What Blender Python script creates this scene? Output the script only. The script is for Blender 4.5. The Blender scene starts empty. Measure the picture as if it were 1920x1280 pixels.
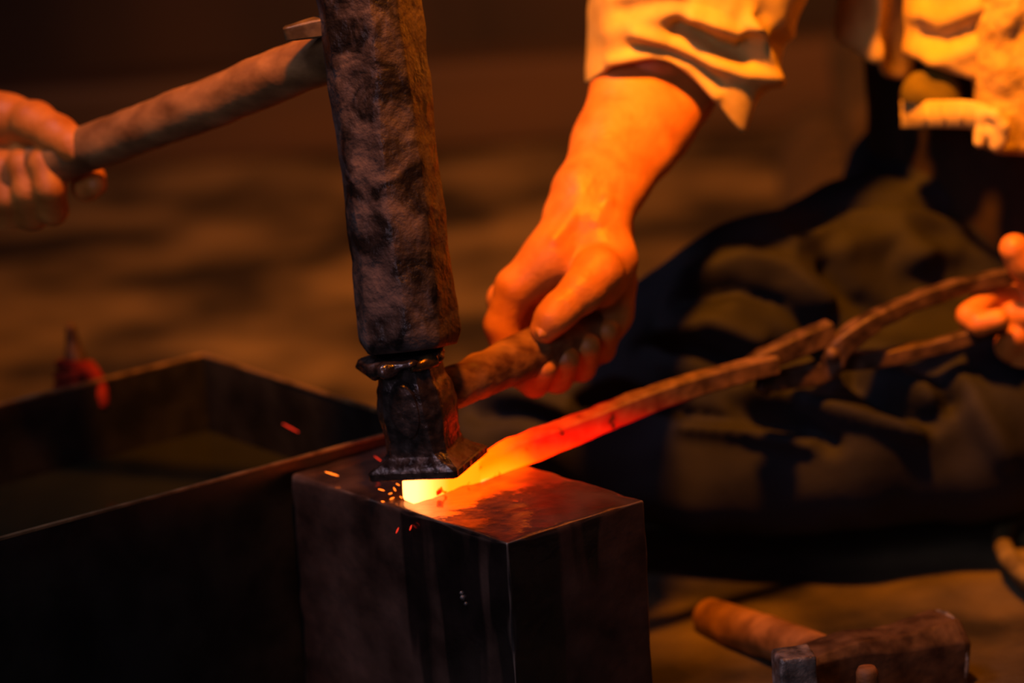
import bpy, bmesh, math, random
import numpy as np
from mathutils import Vector, Matrix, noise

random.seed(7)
SC = bpy.context.scene
COL = SC.collection

# ------------------------------------------------------------------ camera
PITCH, ROLL = math.radians(15.107), math.radians(-3.477)
FPX = 135 / 36 * 1920
CAM = np.array([0.03843161, -2.48282505, 0.93078065])
_f = np.array([0, math.cos(PITCH), -math.sin(PITCH)])
_r = np.array([1.0, 0, 0]); _u = np.cross(_r, _f)
RR = math.cos(ROLL) * _r + math.sin(ROLL) * _u
UU = -math.sin(ROLL) * _r + math.cos(ROLL) * _u
cd = bpy.data.cameras.new('camera'); cam = bpy.data.objects.new('camera', cd); COL.objects.link(cam)
cam.matrix_world = Matrix(((RR[0], UU[0], -_f[0], CAM[0]), (RR[1], UU[1], -_f[1], CAM[1]),
                           (RR[2], UU[2], -_f[2], CAM[2]), (0, 0, 0, 1)))
cd.sensor_width = 36; cd.lens = 135; cd.clip_start = .05
cd.dof.use_dof = True; cd.dof.focus_distance = 2.50; cd.dof.aperture_fstop = 3.2
SC.camera = cam
SC.view_settings.view_transform = 'Standard'; SC.view_settings.look = 'None'
SC.view_settings.gamma = 1; SC.view_settings.use_curve_mapping = False
SC.view_settings.exposure = 0.0

# ------------------------------------------------------------------ light
w = bpy.data.worlds.new('world'); SC.world = w; w.use_nodes = True
w.node_tree.nodes['Background'].inputs[0].default_value = (.30, .24, .34, 1)
w.node_tree.nodes['Background'].inputs[1].default_value = .012


def light(name, kind, loc, energy, color, target=None, **kw):
    d = bpy.data.lights.new(name, kind); d.energy = energy; d.color = color
    for k, v in kw.items(): setattr(d, k, v)
    o = bpy.data.objects.new(name, d); COL.objects.link(o); o.location = loc
    if target is not None:
        o.rotation_euler = (Vector(target) - Vector(loc)).to_track_quat('-Z', 'Y').to_euler()
    return o


# a bare tungsten lamp hung over the work, and pale daylight from a doorway behind the camera
light('hanging_lamp', 'SPOT', (.02, -.42, 1.75), 500, (1, .255, .003), (.38, .98, 0), shadow_soft_size=.07,
      spot_size=math.radians(60), spot_blend=1)
light('doorway_daylight', 'AREA', (-1.2, -3.0, 1.7), 14, (.80, .72, 1), (0, 0, .2), shape='RECTANGLE', size=.9, size_y=1.4)
light('added_highlight_light', 'AREA', (-1.05, -.35, 2.3), 9, (.82, .74, 1), (-.02, 0, .2), shape='RECTANGLE', size=.5, size_y=.5)  # added cool overhead light, put in for highlights on the flatter


def at(px, py, Y):
    d = _f + RR * (px - 960) / FPX - UU * (py - 640) / FPX
    return Vector(CAM + d * (Y - CAM[1]) / d[1])


def unz(px, py, z):
    d = _f + RR * (px - 960) / FPX - UU * (py - 640) / FPX
    return Vector(CAM + d * (z - CAM[2]) / d[2])


def proj(p):
    v = np.asarray(p) - CAM
    z = v @ _f
    return np.stack([960 + FPX * (v @ RR) / z, 640 - FPX * (v @ UU) / z], -1)


# ------------------------------------------------------------------ materials
def nd(nt, t, **kw):
    n = nt.nodes.new(t)
    for k, v in kw.items():
        if hasattr(n, k) and not isinstance(v, tuple): setattr(n, k, v)
    return n


def ramp(nt, fac, stops):
    r = nt.nodes.new('ShaderNodeValToRGB'); el = r.color_ramp.elements
    while len(el) < len(stops): el.new(.5)
    for e, (p, c) in zip(el, stops):
        e.position = p; e.color = (c[0], c[1], c[2], 1) if isinstance(c, tuple) else (c, c, c, 1)
    nt.links.new(fac, r.inputs[0]); return r


def mat(name, c1, c2, rough=(.4, .7), metal=0.0, scale=40, stretch=(1, 1, 1), bump=.2, bscale=120, coat=0.0, spec=.5,
        detail=6, bdist=.002, lo=.35, hi=.65, coat_rough=.1, distort=0.0):
    m = bpy.data.materials.new(name); m.use_nodes = True; nt = m.node_tree; L = nt.links
    b = nt.nodes['Principled BSDF']
    tc = nt.nodes.new('ShaderNodeTexCoord'); mp = nt.nodes.new('ShaderNodeMapping')
    mp.inputs['Scale'].default_value = stretch
    L.new(tc.outputs['Object'], mp.inputs[0])
    n1 = nt.nodes.new('ShaderNodeTexNoise'); n1.inputs['Scale'].default_value = scale
    n1.inputs['Detail'].default_value = detail; n1.inputs['Distortion'].default_value = distort
    L.new(mp.outputs[0], n1.inputs['Vector'])
    r1 = ramp(nt, n1.outputs[0], [(lo, c1), (hi, c2)])
    L.new(r1.outputs[0], b.inputs['Base Color'])
    r2 = ramp(nt, n1.outputs[0], [(lo, rough[0]), (hi, rough[1])])
    L.new(r2.outputs[0], b.inputs['Roughness'])
    b.inputs['Metallic'].default_value = metal
    b.inputs['Specular IOR Level'].default_value = spec
    b.inputs['Coat Weight'].default_value = coat; b.inputs['Coat Roughness'].default_value = coat_rough
    if bump:
        n2 = nt.nodes.new('ShaderNodeTexNoise'); n2.inputs['Scale'].default_value = bscale; n2.inputs['Detail'].default_value = 5
        L.new(mp.outputs[0], n2.inputs['Vector'])
        bp = nt.nodes.new('ShaderNodeBump'); bp.inputs['Strength'].default_value = bump; bp.inputs['Distance'].default_value = bdist
        L.new(n2.outputs[0], bp.inputs['Height']); L.new(bp.outputs[0], b.inputs['Normal'])
    return m


M = {}
M['floor'] = mat('trodden_earth', (.007, .005, .003), (.155, .116, .052), (.7, .95), scale=5.5, bump=.6, bscale=45, bdist=.01, lo=.40, hi=.70)
M['wall'] = mat('sooty_boards', (.012, .008, .005), (.04, .024, .013), (.7, .9), scale=6, stretch=(1, 1, .15), bump=.3)
M['beam'] = mat('sooty_beam', (.02, .011, .006), (.06, .035, .018), (.6, .9), scale=8, stretch=(.2, 1, 1))
M['sledge'] = mat('scaled_forged_iron', (.014, .0105, .009), (.140, .10, .088), (.38, .75), metal=.35, scale=38, bump=.8, bscale=75, bdist=.005, lo=.38, hi=.66, distort=.8)
M['flatter'] = mat('oily_black_forged_steel', (.030, .021, .020), (.11, .078, .070), (.12, .38), metal=.6, scale=130, bump=.55, bscale=170, bdist=.003, coat=.8, coat_rough=.16)
M['burr'] = mat('polished_burr', (.16, .09, .035), (.34, .2, .08), (.2, .4), metal=.8, scale=120, bump=.35, bscale=260)
M['steel'] = mat('worn_bright_steel', (.10, .09, .085), (.38, .35, .33), (.3, .6), metal=.5, scale=90, bump=.6, bscale=200, bdist=.002)
M['darksteel'] = mat('dark_hammer_steel', (.05, .03, .022), (.13, .08, .05), (.4, .65), metal=.4, scale=60, bump=.5, bscale=120)
M['tong'] = mat('rusty_tong_iron', (.030, .017, .011), (.12, .068, .042), (.45, .7), metal=.4, scale=70, bump=.5, bscale=150)
M['sheet'] = mat('painted_dark_sheet_steel', (.006, .006, .006), (.015, .014, .012), (.4, .65), metal=.3, scale=25, bump=.15, bscale=120)
M['rim'] = mat('worn_rim_steel', (.10, .065, .03), (.26, .17, .08), (.35, .6), metal=.4, scale=60, bump=.2)
M['water'] = mat('dark_quench_water', (.012, .014, .008), (.02, .022, .012), (.04, .12), scale=6, bump=.05, bscale=12, spec=.6)
M['wood'] = mat('ash_hammer_handle', (.10, .045, .014), (.36, .18, .06), (.45, .7), scale=48, stretch=(.55, 1, 1), bump=.5, bscale=80, lo=.3, hi=.7)
M['handle'] = mat('charred_wooden_handle', (.10, .035, .012), (.34, .15, .045), (.45, .75), scale=70, stretch=(.5, 1, 1), bump=.6, bscale=90, bdist=.003)
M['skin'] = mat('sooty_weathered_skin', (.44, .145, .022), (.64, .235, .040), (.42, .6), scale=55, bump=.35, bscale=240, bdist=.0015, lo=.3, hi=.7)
M['jacket'] = mat('tan_cotton_cloth', (.52, .36, .10), (.64, .46, .14), (.8, .95), scale=60, bump=.25, bscale=700, bdist=.001, spec=.15)
M['terry'] = mat('nubby_tan_towelling', (.36, .24, .06), (.62, .43, .12), (.85, .98), scale=75, bump=.8, bscale=130, bdist=.005, spec=.1)
M['belt'] = mat('pale_cloth_sash', (.58, .42, .13), (.70, .52, .17), (.8, .95), scale=60, bump=.3, bscale=500, spec=.15)
M['yellow'] = mat('mustard_cloth', (.11, .085, .012), (.16, .125, .02), (.85, .95), scale=40, bump=.3, bscale=400, spec=.1)
M['trousers'] = mat('charcoal_work_cloth', (.0075, .008, .011), (.020, .021, .027), (.7, .9), scale=14, bump=.3, bscale=400, bdist=.0015, spec=.2)
M['hair'] = mat('black_hair', (.01, .008, .006), (.03, .022, .016), (.4, .6), scale=120, stretch=(1, 1, .2), bump=.6)
M['redrag'] = mat('red_cloth_wrap', (.16, .012, .008), (.30, .03, .014), (.8, .95), scale=60, bump=.5, bscale=200, spec=.1)
M['straw'] = mat('woven_straw', (.07, .05, .012), (.17, .13, .035), (.7, .9), scale=80, stretch=(.2, 1, 1), bump=.6, bscale=160)
M['shirt'] = mat('dark_shirt_cloth', (.020, .013, .009), (.034, .022, .014), (.8, .95), scale=30, bump=.3, bscale=400, spec=.1)
M['log'] = mat('dry_bark', (.009, .0055, .003), (.035, .021, .010), (.8, .95), scale=30, bump=.8, bscale=60, bdist=.006)


def block_material():
    m = mat('wet_anvil_steel', (.026, .015, .012), (.13, .074, .056), (.30, .62), metal=.35, scale=24, bump=.35, bscale=130,
            bdist=.0016, lo=.3, hi=.72)
    nt = m.node_tree; L = nt.links; b = nt.nodes['Principled BSDF']
    geo = nt.nodes.new('ShaderNodeNewGeometry'); tc = nt.nodes.new('ShaderNodeTexCoord')
    # water lies on the top face, drips run down the sides
    sep = nt.nodes.new('ShaderNodeSeparateXYZ'); L.new(tc.outputs['Normal'], sep.inputs[0])
    pn = nt.nodes.new('ShaderNodeTexNoise'); pn.inputs['Scale'].default_value = 16; pn.inputs['Detail'].default_value = 4
    L.new(tc.outputs['Object'], pn.inputs['Vector'])
    pr = ramp(nt, pn.outputs[0], [(.36, .25), (.52, 1.0)])
    top = ramp(nt, sep.outputs[2], [(.75, 0.0), (.95, 1.0)])
    mx = nt.nodes.new('ShaderNodeMath'); mx.operation = 'MULTIPLY'
    L.new(top.outputs[0], mx.inputs[0]); L.new(pr.outputs[0], mx.inputs[1])
    mp = nt.nodes.new('ShaderNodeMapping'); mp.inputs['Scale'].default_value = (1, 1, .14)
    L.new(tc.outputs['Object'], mp.inputs[0])
    dn = nt.nodes.new('ShaderNodeTexNoise'); dn.inputs['Scale'].default_value = 22; dn.inputs['Detail'].default_value = 3
    L.new(mp.outputs[0], dn.inputs['Vector'])
    dr = ramp(nt, dn.outputs[0], [(.53, 0.0), (.57, 1.0)])
    inv = nt.nodes.new('ShaderNodeMath'); inv.operation = 'SUBTRACT'; inv.inputs[0].default_value = 1
    L.new(top.outputs[0], inv.inputs[1])
    sd = nt.nodes.new('ShaderNodeMath'); sd.operation = 'MULTIPLY'
    L.new(inv.outputs[0], sd.inputs[0]); L.new(dr.outputs[0], sd.inputs[1])
    ad = nt.nodes.new('ShaderNodeMath'); ad.operation = 'MAXIMUM'
    L.new(mx.outputs[0], ad.inputs[0]); L.new(sd.outputs[0], ad.inputs[1])
    L.new(ad.outputs[0], b.inputs['Coat Weight']); b.inputs['Coat Roughness'].default_value = .045
    b.inputs['Coat IOR'].default_value = 1.6
    # wetted steel is darker where the drips run
    src = b.inputs['Base Color'].links[0].from_socket
    mixc = nt.nodes.new('ShaderNodeMixRGB'); mixc.blend_type = 'MULTIPLY'; L.new(sd.outputs[0], mixc.inputs[0])
    L.new(src, mixc.inputs[1]); mixc.inputs[2].default_value = (.22, .22, .24, 1); L.new(mixc.outputs[0], b.inputs['Base Color'])
    # bright metal where the arrises are worn
    src = b.inputs['Base Color'].links[0].from_socket
    pt = ramp(nt, geo.outputs['Pointiness'], [(.515, 0.0), (.56, 1.0)])
    mw = nt.nodes.new('ShaderNodeMixRGB'); L.new(pt.outputs[0], mw.inputs[0]); L.new(src, mw.inputs[1]); mw.inputs[2].default_value = (.34, .24, .19, 1)
    L.new(mw.outputs[0], b.inputs['Base Color'])
    # fine ripples in the film
    rn = nt.nodes.new('ShaderNodeTexNoise'); rn.inputs['Scale'].default_value = 95; rn.inputs['Detail'].default_value = 3
    L.new(tc.outputs['Object'], rn.inputs['Vector'])
    rb = nt.nodes.new('ShaderNodeBump'); rb.inputs['Strength'].default_value = .16; rb.inputs['Distance'].default_value = .002
    L.new(rn.outputs[0], rb.inputs['Height']); L.new(rb.outputs[0], b.inputs['Coat Normal'])
    return m


M['block'] = block_material()


def hot_material(name, gain=1.0):
    m = bpy.data.materials.new(name); m.use_nodes = True; nt = m.node_tree; L = nt.links
    b = nt.nodes['Principled BSDF']
    a = nt.nodes.new('ShaderNodeAttribute'); a.attribute_name = 'glow_level'
    tc = nt.nodes.new('ShaderNodeTexCoord')
    n = nt.nodes.new('ShaderNodeTexNoise'); n.inputs['Scale'].default_value = 90; n.inputs['Detail'].default_value = 5
    L.new(tc.outputs['Object'], n.inputs['Vector'])
    # scattered flakes of dark scale lie on the steel
    sc_ = ramp(nt, n.outputs[0], [(.28, .62), (.36, 1.0)])
    mu = nt.nodes.new('ShaderNodeMath'); mu.operation = 'MULTIPLY'
    L.new(a.outputs['Fac'], mu.inputs[0]); L.new(sc_.outputs[0], mu.inputs[1])
    r = ramp(nt, mu.outputs[0], [(0, (0, 0, 0)), (.16, (.0008, .0, 0)), (.32, (.012, .0, 0)), (.45, (.07, .00008, 0)), (.58, (.18, .0006, 0)),
                                 (.70, (.42, .010, .0)), (.82, (.75, .040, .0)), (.92, (1, .072, .001)), (1, (1, .30, .07))])
    L.new(r.outputs[0], b.inputs['Emission Color']); b.inputs['Emission Strength'].default_value = 7.5 * gain
    c = ramp(nt, n.outputs[0], [(.35, (.05, .028, .019)), (.65, (.16, .09, .06))])
    L.new(c.outputs[0], b.inputs['Base Color']); b.inputs['Roughness'].default_value = .55
    bp = nt.nodes.new('ShaderNodeBump'); bp.inputs['Strength'].default_value = .3; bp.inputs['Distance'].default_value = .002
    L.new(n.outputs[0], bp.inputs['Height']); L.new(bp.outputs[0], b.inputs['Normal'])
    return m


M['hot'] = hot_material('glowing_hot_steel')


def spark_material():
    m = bpy.data.materials.new('glowing_scale'); m.use_nodes = True
    b = m.node_tree.nodes['Principled BSDF']
    b.inputs['Base Color'].default_value = (.1, .03, .01, 1)
    b.inputs['Emission Color'].default_value = (1, .16, .01, 1); b.inputs['Emission Strength'].default_value = 2.6
    m2 = m.copy(); m2.name = 'dull_red_scale'
    b = m2.node_tree.nodes['Principled BSDF']
    b.inputs['Emission Color'].default_value = (1, .03, .01, 1); b.inputs['Emission Strength'].default_value = .8
    return m, m2


M['spark'], M['spark_dull'] = spark_material()


# ------------------------------------------------------------------ object helpers
def link(name, me, m, parent=None, smooth=True, sharp=None):
    me.materials.clear(); me.materials.append(M[m] if isinstance(m, str) else m)
    if smooth: me.polygons.foreach_set('use_smooth', [True] * len(me.polygons))
    if sharp: me.set_sharp_from_angle(angle=math.radians(sharp))
    o = bpy.data.objects.new(name, me); COL.objects.link(o)
    if parent is not None:
        o.parent = parent
        o.matrix_parent_inverse = parent.matrix_world.inverted()
    return o


def tag(o, label, cat=None, group=None, kind=None):
    o['label'] = label
    if cat: o['category'] = cat
    if group: o['group'] = group
    if kind: o['kind'] = kind
    return o


def empty(name, loc):
    o = bpy.data.objects.new(name, None); COL.objects.link(o); o.location = loc
    o.matrix_world = Matrix.Translation(loc); o.empty_display_size = .05
    return o


def mesh(v, f, name='m'):
    me = bpy.data.meshes.new(name); me.from_pydata([tuple(map(float, p)) for p in v], [], [tuple(int(i) for i in q) for q in f]); me.update()
    return me


def nz(p, s, o=0.0):
    return noise.noise(Vector((p[0] * s + o, p[1] * s + o * 1.7, p[2] * s - o)))


def round_box(half, r, n=(12, 12, 12), rn=0.0, dn=0.0, seed=0.0, rs=60, mtx=None):
    """a box with worn, uneven rounded edges"""
    hx = [half[0], half[1], half[2]]

    def axis(h, k):
        e = [-h, -h + r * .3, -h + r * .65, -h + r]
        mid = [(-h + r) + (2 * h - 2 * r) * i / k for i in range(1, k)]
        return e + mid + [-x for x in reversed(e)]
    ax = [axis(hx[i], n[i]) for i in range(3)]
    V = []; F = []; key = {}

    def vid(p):
        k = (round(p[0], 6), round(p[1], 6), round(p[2], 6))
        if k not in key:
            key[k] = len(V)
            rr = min(max(r * (1 + rn * nz(p, rs, seed)), r * .25), r * 2.2)
            q = [max(-hx[i] + rr, min(hx[i] - rr, p[i])) for i in range(3)]
            d = Vector(p) - Vector(q)
            # move the cube surface point to the rounded surface
            pp = Vector(q) + (d.normalized() * rr if d.length > 1e-9 else Vector((0, 0, 0)))
            if dn:
                pp += d.normalized() * dn * (nz(p, rs * .5, seed + 5) + .5 * nz(p, rs * 1.3, seed + 9))
            V.append(pp)
        return key[k]
    for a in range(3):
        b, c = (a + 1) % 3, (a + 2) % 3
        for s in (-1, 1):
            for i in range(len(ax[b]) - 1):
                for j in range(len(ax[c]) - 1):
                    q = []
                    for di, dj in ((0, 0), (1, 0), (1, 1), (0, 1)):
                        p = [0, 0, 0]; p[a] = s * hx[a]; p[b] = ax[b][i + di]; p[c] = ax[c][j + dj]
                        q.append(vid(p))
                    F.append(q if s > 0 else q[::-1])
    if mtx is not None: V = [mtx @ v for v in V]
    return mesh(V, F)


def frame_from(zdir, xhint=(1, 0, 0)):
    z = Vector(zdir).normalized(); x = Vector(xhint); x = (x - z * x.dot(z)).normalized(); y = z.cross(x)
    return Matrix((x, y, z)).transposed()


def loft(rings, caps=True, closed=True):
    n = len(rings[0]); V = [p for r in rings for p in r]; F = []
    for i in range(len(rings) - 1):
        for j in range(n if closed else n - 1):
            a = i * n + j; b = i * n + (j + 1) % n
            F.append((a, b, b + n, a + n))
    if caps and closed:
        for r, base in ((rings[0], 0), (rings[-1], (len(rings) - 1) * n)):
            c = sum((Vector(p) for p in r), Vector()) / n; V.append(c); ci = len(V) - 1
            for j in range(n):
                a, b = base + j, base + (j + 1) % n
                F.append((b, a, ci) if base == 0 else (a, b, ci))
    return mesh(V, F)


def chamfer_ring(hx, hy, c, sub=3, rad=.12):
    """rectangle outline with cut corners, several points per side"""
    pts = [(-hx + c, -hy), (hx - c, -hy), (hx, -hy + c), (hx, hy - c), (hx - c, hy), (-hx + c, hy), (-hx, hy - c), (-hx, -hy + c)]
    out = []
    for i in range(8):
        a = Vector(pts[i]); b = Vector(pts[(i + 1) % 8])
        for t in np.linspace(.03, .97, sub + 2): out.append(a.lerp(b, float(t)))
    return out


def spine(pts, n):
    """Catmull-Rom samples through points (tuples of any length)"""
    P = [np.array(p, float) for p in pts]; P = [2 * P[0] - P[1]] + P + [2 * P[-1] - P[-2]]
    out = []
    segs = len(P) - 3
    for k in range(n):
        t = k / (n - 1) * segs; i = min(int(t), segs - 1); t -= i
        a, b, c, d = P[i:i + 4]
        out.append(.5 * (2 * b + (c - a) * t + (2 * a - 5 * b + 4 * c - d) * t * t + (3 * b - a - 3 * c + d) * t ** 3))
    return out


def sweep(path, size, n=24, up=(0, 0, 1), shape='round', seg=14, dn=0.0, seed=0.0, ds=60, samples=None):
    """path points [(x,y,z)], size per point (w,h) half sizes"""
    pts = spine([tuple(p) + tuple(s) for p, s in zip(path, size)], n)
    rings = []
    for i, q in enumerate(pts):
        a = pts[max(i - 1, 0)][:3]; b = pts[min(i + 1, n - 1)][:3]
        t = Vector(b - a).normalized(); s = t.cross(Vector(up)).normalized(); u = s.cross(t).normalized()
        ring = []
        if shape == 'round':
            prof = [(math.cos(k / seg * 2 * math.pi), math.sin(k / seg * 2 * math.pi)) for k in range(seg)]
        else:
            prof = [(v.x, v.y) for v in chamfer_ring(1, 1, .22, sub=1)]
        endf = 1.0
        if shape == 'round' and (i == 0 or i == n - 1): endf = .80
        for cx, cy in prof:
            p = Vector(q[:3]) + s * cx * q[3] * endf + u * cy * q[4] * endf
            if dn: p += (s * cx + u * cy) * dn * (nz(p, ds, seed) + .5 * nz(p, ds * 2.3, seed + 3))
            ring.append(p)
        rings.append(ring)
    return loft(rings)


# ------------------------------------------------------------------ signed-distance bodies
class SDF:
    def __init__(s, lo, hi, h):
        s.h = h; s.lo = np.array(lo, float); s.n = np.ceil((np.array(hi) - s.lo) / h).astype(int) + 1
        s.f = np.full(s.n, .05, np.float32)

    def _sub(s, lo, hi):
        a = np.clip(np.floor((lo - s.lo) / s.h).astype(int), 0, s.n - 1); b = np.clip(np.ceil((hi - s.lo) / s.h).astype(int) + 1, 1, s.n)
        sl = tuple(slice(x, y) for x, y in zip(a, b))
        g = [s.lo[i] + s.h * np.arange(a[i], b[i]) for i in range(3)]
        return sl, np.stack(np.meshgrid(*g, indexing='ij'), -1)

    def _blend(s, sl, d, k, cut):
        f = s.f[sl]
        if cut:
            e = -d; hh = np.clip(.5 - .5 * (e - f) / k * -1, 0, 1)
            hh = np.clip(.5 + .5 * (e - f) / k, 0, 1)
            s.f[sl] = f * (1 - hh) + e * hh + k * hh * (1 - hh)
        else:
            hh = np.clip(.5 + .5 * (f - d) / k, 0, 1)
            s.f[sl] = f * (1 - hh) + d * hh - k * hh * (1 - hh)

    def cone(s, a, b, ra, rb, k=.006, cut=False):
        a = np.array(a, float); b = np.array(b, float); m = max(ra, rb) + k + 3 * s.h + .012
        sl, P = s._sub(np.minimum(a, b) - m, np.maximum(a, b) + m)
        if P.size == 0: return
        ab = b - a; t = np.clip(((P - a) @ ab) / max(ab @ ab, 1e-12), 0, 1)
        d = np.linalg.norm(P - a - t[..., None] * ab, axis=-1) - (ra + (rb - ra) * t)
        s._blend(sl, d, k, cut)

    def chain(s, pts, k=.006):
        for (a, ra), (b, rb) in zip(pts[:-1], pts[1:]): s.cone(a, b, ra, rb, k)

    def ell(s, c, r, k=.01, rot=None, cut=False):
        c = np.array(c, float); r = np.array(r, float); m = r.max() + k + 3 * s.h + .012
        sl, P = s._sub(c - m, c + m)
        if P.size == 0: return
        q = P - c
        if rot is not None: q = q @ np.array(rot)
        q0 = np.linalg.norm(q / r, axis=-1); q1 = np.linalg.norm(q / (r * r), axis=-1)
        s._blend(sl, q0 * (q0 - 1) / np.maximum(q1, 1e-9), k, cut)

    def verts(s):
        f = s.f; g = f < 0; nx, ny, nz_ = f.shape
        c = [(i, j, k) for i in (0, 1) for j in (0, 1) for k in (0, 1)]
        sub = lambda A, o: A[o[0]:nx - 1 + o[0], o[1]:ny - 1 + o[1], o[2]:nz_ - 1 + o[2]]
        cnt = sum(sub(g, o).astype(np.int8) for o in c); mask = (cnt > 0) & (cnt < 8)
        idx = np.full(mask.shape, -1, np.int64); I = np.argwhere(mask); idx[mask] = np.arange(len(I))
        acc = np.zeros((len(I), 3)); num = np.zeros(len(I))
        for o in c:
            for ax in range(3):
                if o[ax]: continue
                o2 = list(o); o2[ax] = 1
                fa = f[I[:, 0] + o[0], I[:, 1] + o[1], I[:, 2] + o[2]]; fb = f[I[:, 0] + o2[0], I[:, 1] + o2[1], I[:, 2] + o2[2]]
                cr = (fa < 0) != (fb < 0); t = np.where(cr, fa / np.where(cr, fa - fb, 1), 0)
                p = np.tile(np.array(o, float), (len(I), 1)); p[:, ax] = t
                acc += p * cr[:, None]; num += cr
        V = s.lo + s.h * (I + acc / num[:, None])
        F = []
        for ax in range(3):
            b, d = (ax + 1) % 3, (ax + 2) % 3
            sl0 = [slice(None)] * 3; sl1 = [slice(None)] * 3; sl0[ax] = slice(0, -1); sl1[ax] = slice(1, None)
            diff = g[tuple(sl0)] != g[tuple(sl1)]
            E = np.argwhere(diff); E = E[(E[:, b] > 0) & (E[:, d] > 0) & (E[:, b] < f.shape[b] - 1) & (E[:, d] < f.shape[d] - 1)]
            ins = g[E[:, 0], E[:, 1], E[:, 2]]
            q = []
            for db, dd in ((-1, -1), (0, -1), (0, 0), (-1, 0)):
                e = E.copy(); e[:, b] += db; e[:, d] += dd; q.append(idx[e[:, 0], e[:, 1], e[:, 2]])
            q = np.stack(q, 1); q[~ins] = q[~ins][:, ::-1]; F.append(q)
        return V, np.concatenate(F)


def normals(V, F):
    n = np.zeros_like(V)
    fn = np.cross(V[F[:, 2]] - V[F[:, 0]], V[F[:, 3]] - V[F[:, 1]])
    for k in range(4): np.add.at(n, F[:, k], fn)
    return n / np.maximum(np.linalg.norm(n, axis=1, keepdims=True), 1e-12)


def seg_dist(P, line):
    """distance from pixel points to a polyline, fading past its ends is implicit"""
    best = np.full(len(P), 1e9)
    for a, b in zip(line[:-1], line[1:]):
        a = np.array(a, float); b = np.array(b, float); ab = b - a
        t = np.clip(((P - a) @ ab) / (ab @ ab), 0, 1)
        best = np.minimum(best, np.linalg.norm(P - a - t[:, None] * ab, axis=1))
    return best


def folds(V, N, lines, facing=True):
    """raise ridges / sink valleys of cloth: lines = [(height, width in px of the photo frame, polyline)]"""
    P = proj(V); h = np.zeros(len(V))
    vis = np.clip(-(N @ _f) * 3 + .4, 0, 1) if facing else 1
    for a, sg, line in lines: h += a * np.exp(-(seg_dist(P, line) / sg) ** 2)
    return V + N * (h * vis)[:, None]


# ------------------------------------------------------------------ the setting
def grid_plane(x0, x1, y0, y1, nx, ny, zf):
    V = []; F = []
    for j in range(ny + 1):
        for i in range(nx + 1):
            x = x0 + (x1 - x0) * i / nx; y = y0 + (y1 - y0) * j / ny; V.append((x, y, zf(x, y)))
    for j in range(ny):
        for i in range(nx):
            a = j * (nx + 1) + i; F.append((a, a + 1, a + nx + 2, a + nx + 1))
    return mesh(V, F)


fl = link('floor', grid_plane(-4, 4, -3.4, 3.2, 200, 170,
          lambda x, y: -.004 + .004 * noise.noise(Vector((x * 9, y * 9, 0))) - .002 * abs(noise.noise(Vector((x * 30, y * 30, 2))))), 'floor')
tag(fl, 'brown trodden earth floor of the smithy', kind='structure')
me = round_box((4, .05, 1.5), .01, (2, 2, 2)); wl = link('wall_back', me, 'wall'); wl.location = (0, 2.05, 1.49)
tag(wl, 'sooty dark board wall behind the smithy floor', kind='structure')
me = round_box((4, .06, .05), .012, (30, 2, 2), rn=.6, dn=.004); tr = link('trim_1', me, 'beam'); tr.location = (0, 1.90, .045)
tag(tr, 'dark sill beam along the foot of the back wall', kind='structure')

# ------------------------------------------------------------------ anvil block
BYAW = math.radians(-51.206); BW, BL, BH = .2351, .1189, .16
bu = Vector((math.cos(BYAW), math.sin(BYAW), 0)); bv = Vector((-math.sin(BYAW), math.cos(BYAW), 0))
block = empty('anvil_block', (0, .0038, 0)); block.rotation_euler.z = BYAW
block.matrix_world = Matrix.Translation((0, .0038, 0)) @ Matrix.Rotation(BYAW, 4, 'Z')
tag(block, 'rectangular dark steel anvil block with wet top under the glowing bar', 'anvil')
me = round_box((BW / 2, BL / 2, BH / 2), .0024, (70, 36, 48), rn=1.3, dn=.0005, rs=55, mtx=Matrix.Translation((0, 0, BH / 2)))
b = link('body', me, 'block'); b.parent = block


def lump(c, r, seed, n=2, squash=(1, 1, 1)):
    bm = bmesh.new(); bmesh.ops.create_icosphere(bm, subdivisions=n, radius=1)
    for v in bm.verts:
        q = v.co.copy(); v.co = Vector(c) + Vector([q[i] * squash[i] for i in range(3)]) * r * (1 + .45 * nz(q, 1.6, seed))
    m_ = bpy.data.meshes.new('lump'); bm.to_mesh(m_); bm.free(); return m_


def on_face(px, py, face):
    """point where the ray through a pixel meets a side face of the block"""
    n, d = (bv * -1, BL / 2) if face == 'front' else (bu, BW / 2)
    o = Vector((0, .0038, 0)); c = Vector(CAM); q = at(px, py, 1.0) - c
    t = (d - (c - o).dot(n)) / q.dot(n); return c + q * t, n


p, n_ = on_face(868, 1120, 'front')
for k, (dx, dz, r) in enumerate(((0, 0, .0022), (.003, -.0035, .0017), (-.001, .003, .0015))):
    link('slag_speck', lump(p + bu * dx + Vector((0, 0, dz)), r, k + 3), 'steel', block)

# ------------------------------------------------------------------ hot bar
bar_bot = unz(768, 944, BH)
Yb = bar_bot.y
BR = .0068
hot_path = [at(766, 925, Yb + .004), at(800, 920, Yb + .012), at(850, 904, Yb + .03), at(905, 878, Yb + .052), at(960, 850, Yb + .072), at(1010, 832, Yb + .087),
            at(1100, 797, Yb + .112), at(1200, 756, Yb + .138), at(1300, 722, Yb + .162), at(1400, 694, Yb + .188), at(1452, 682, Yb + .20)]
hot_path[0].z = BH + .0074; hot_path[1].z = BH + .0075; hot_path[2].z = BH + .0084
hs = [(.0072, .0072)] * 3 + [(.0072, .0078), (.0080, .0090), (.0084, .0094), (.0084, .0086), (.008, .008), (.0075, .0075), (.007, .007), (.0065, .0065)]
me = sweep(hot_path, hs, n=90, shape='square', dn=.0006, ds=90)
pv = np.array([v.co[:] for v in me.vertices]); px_ = proj(pv)[:, 0]
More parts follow.
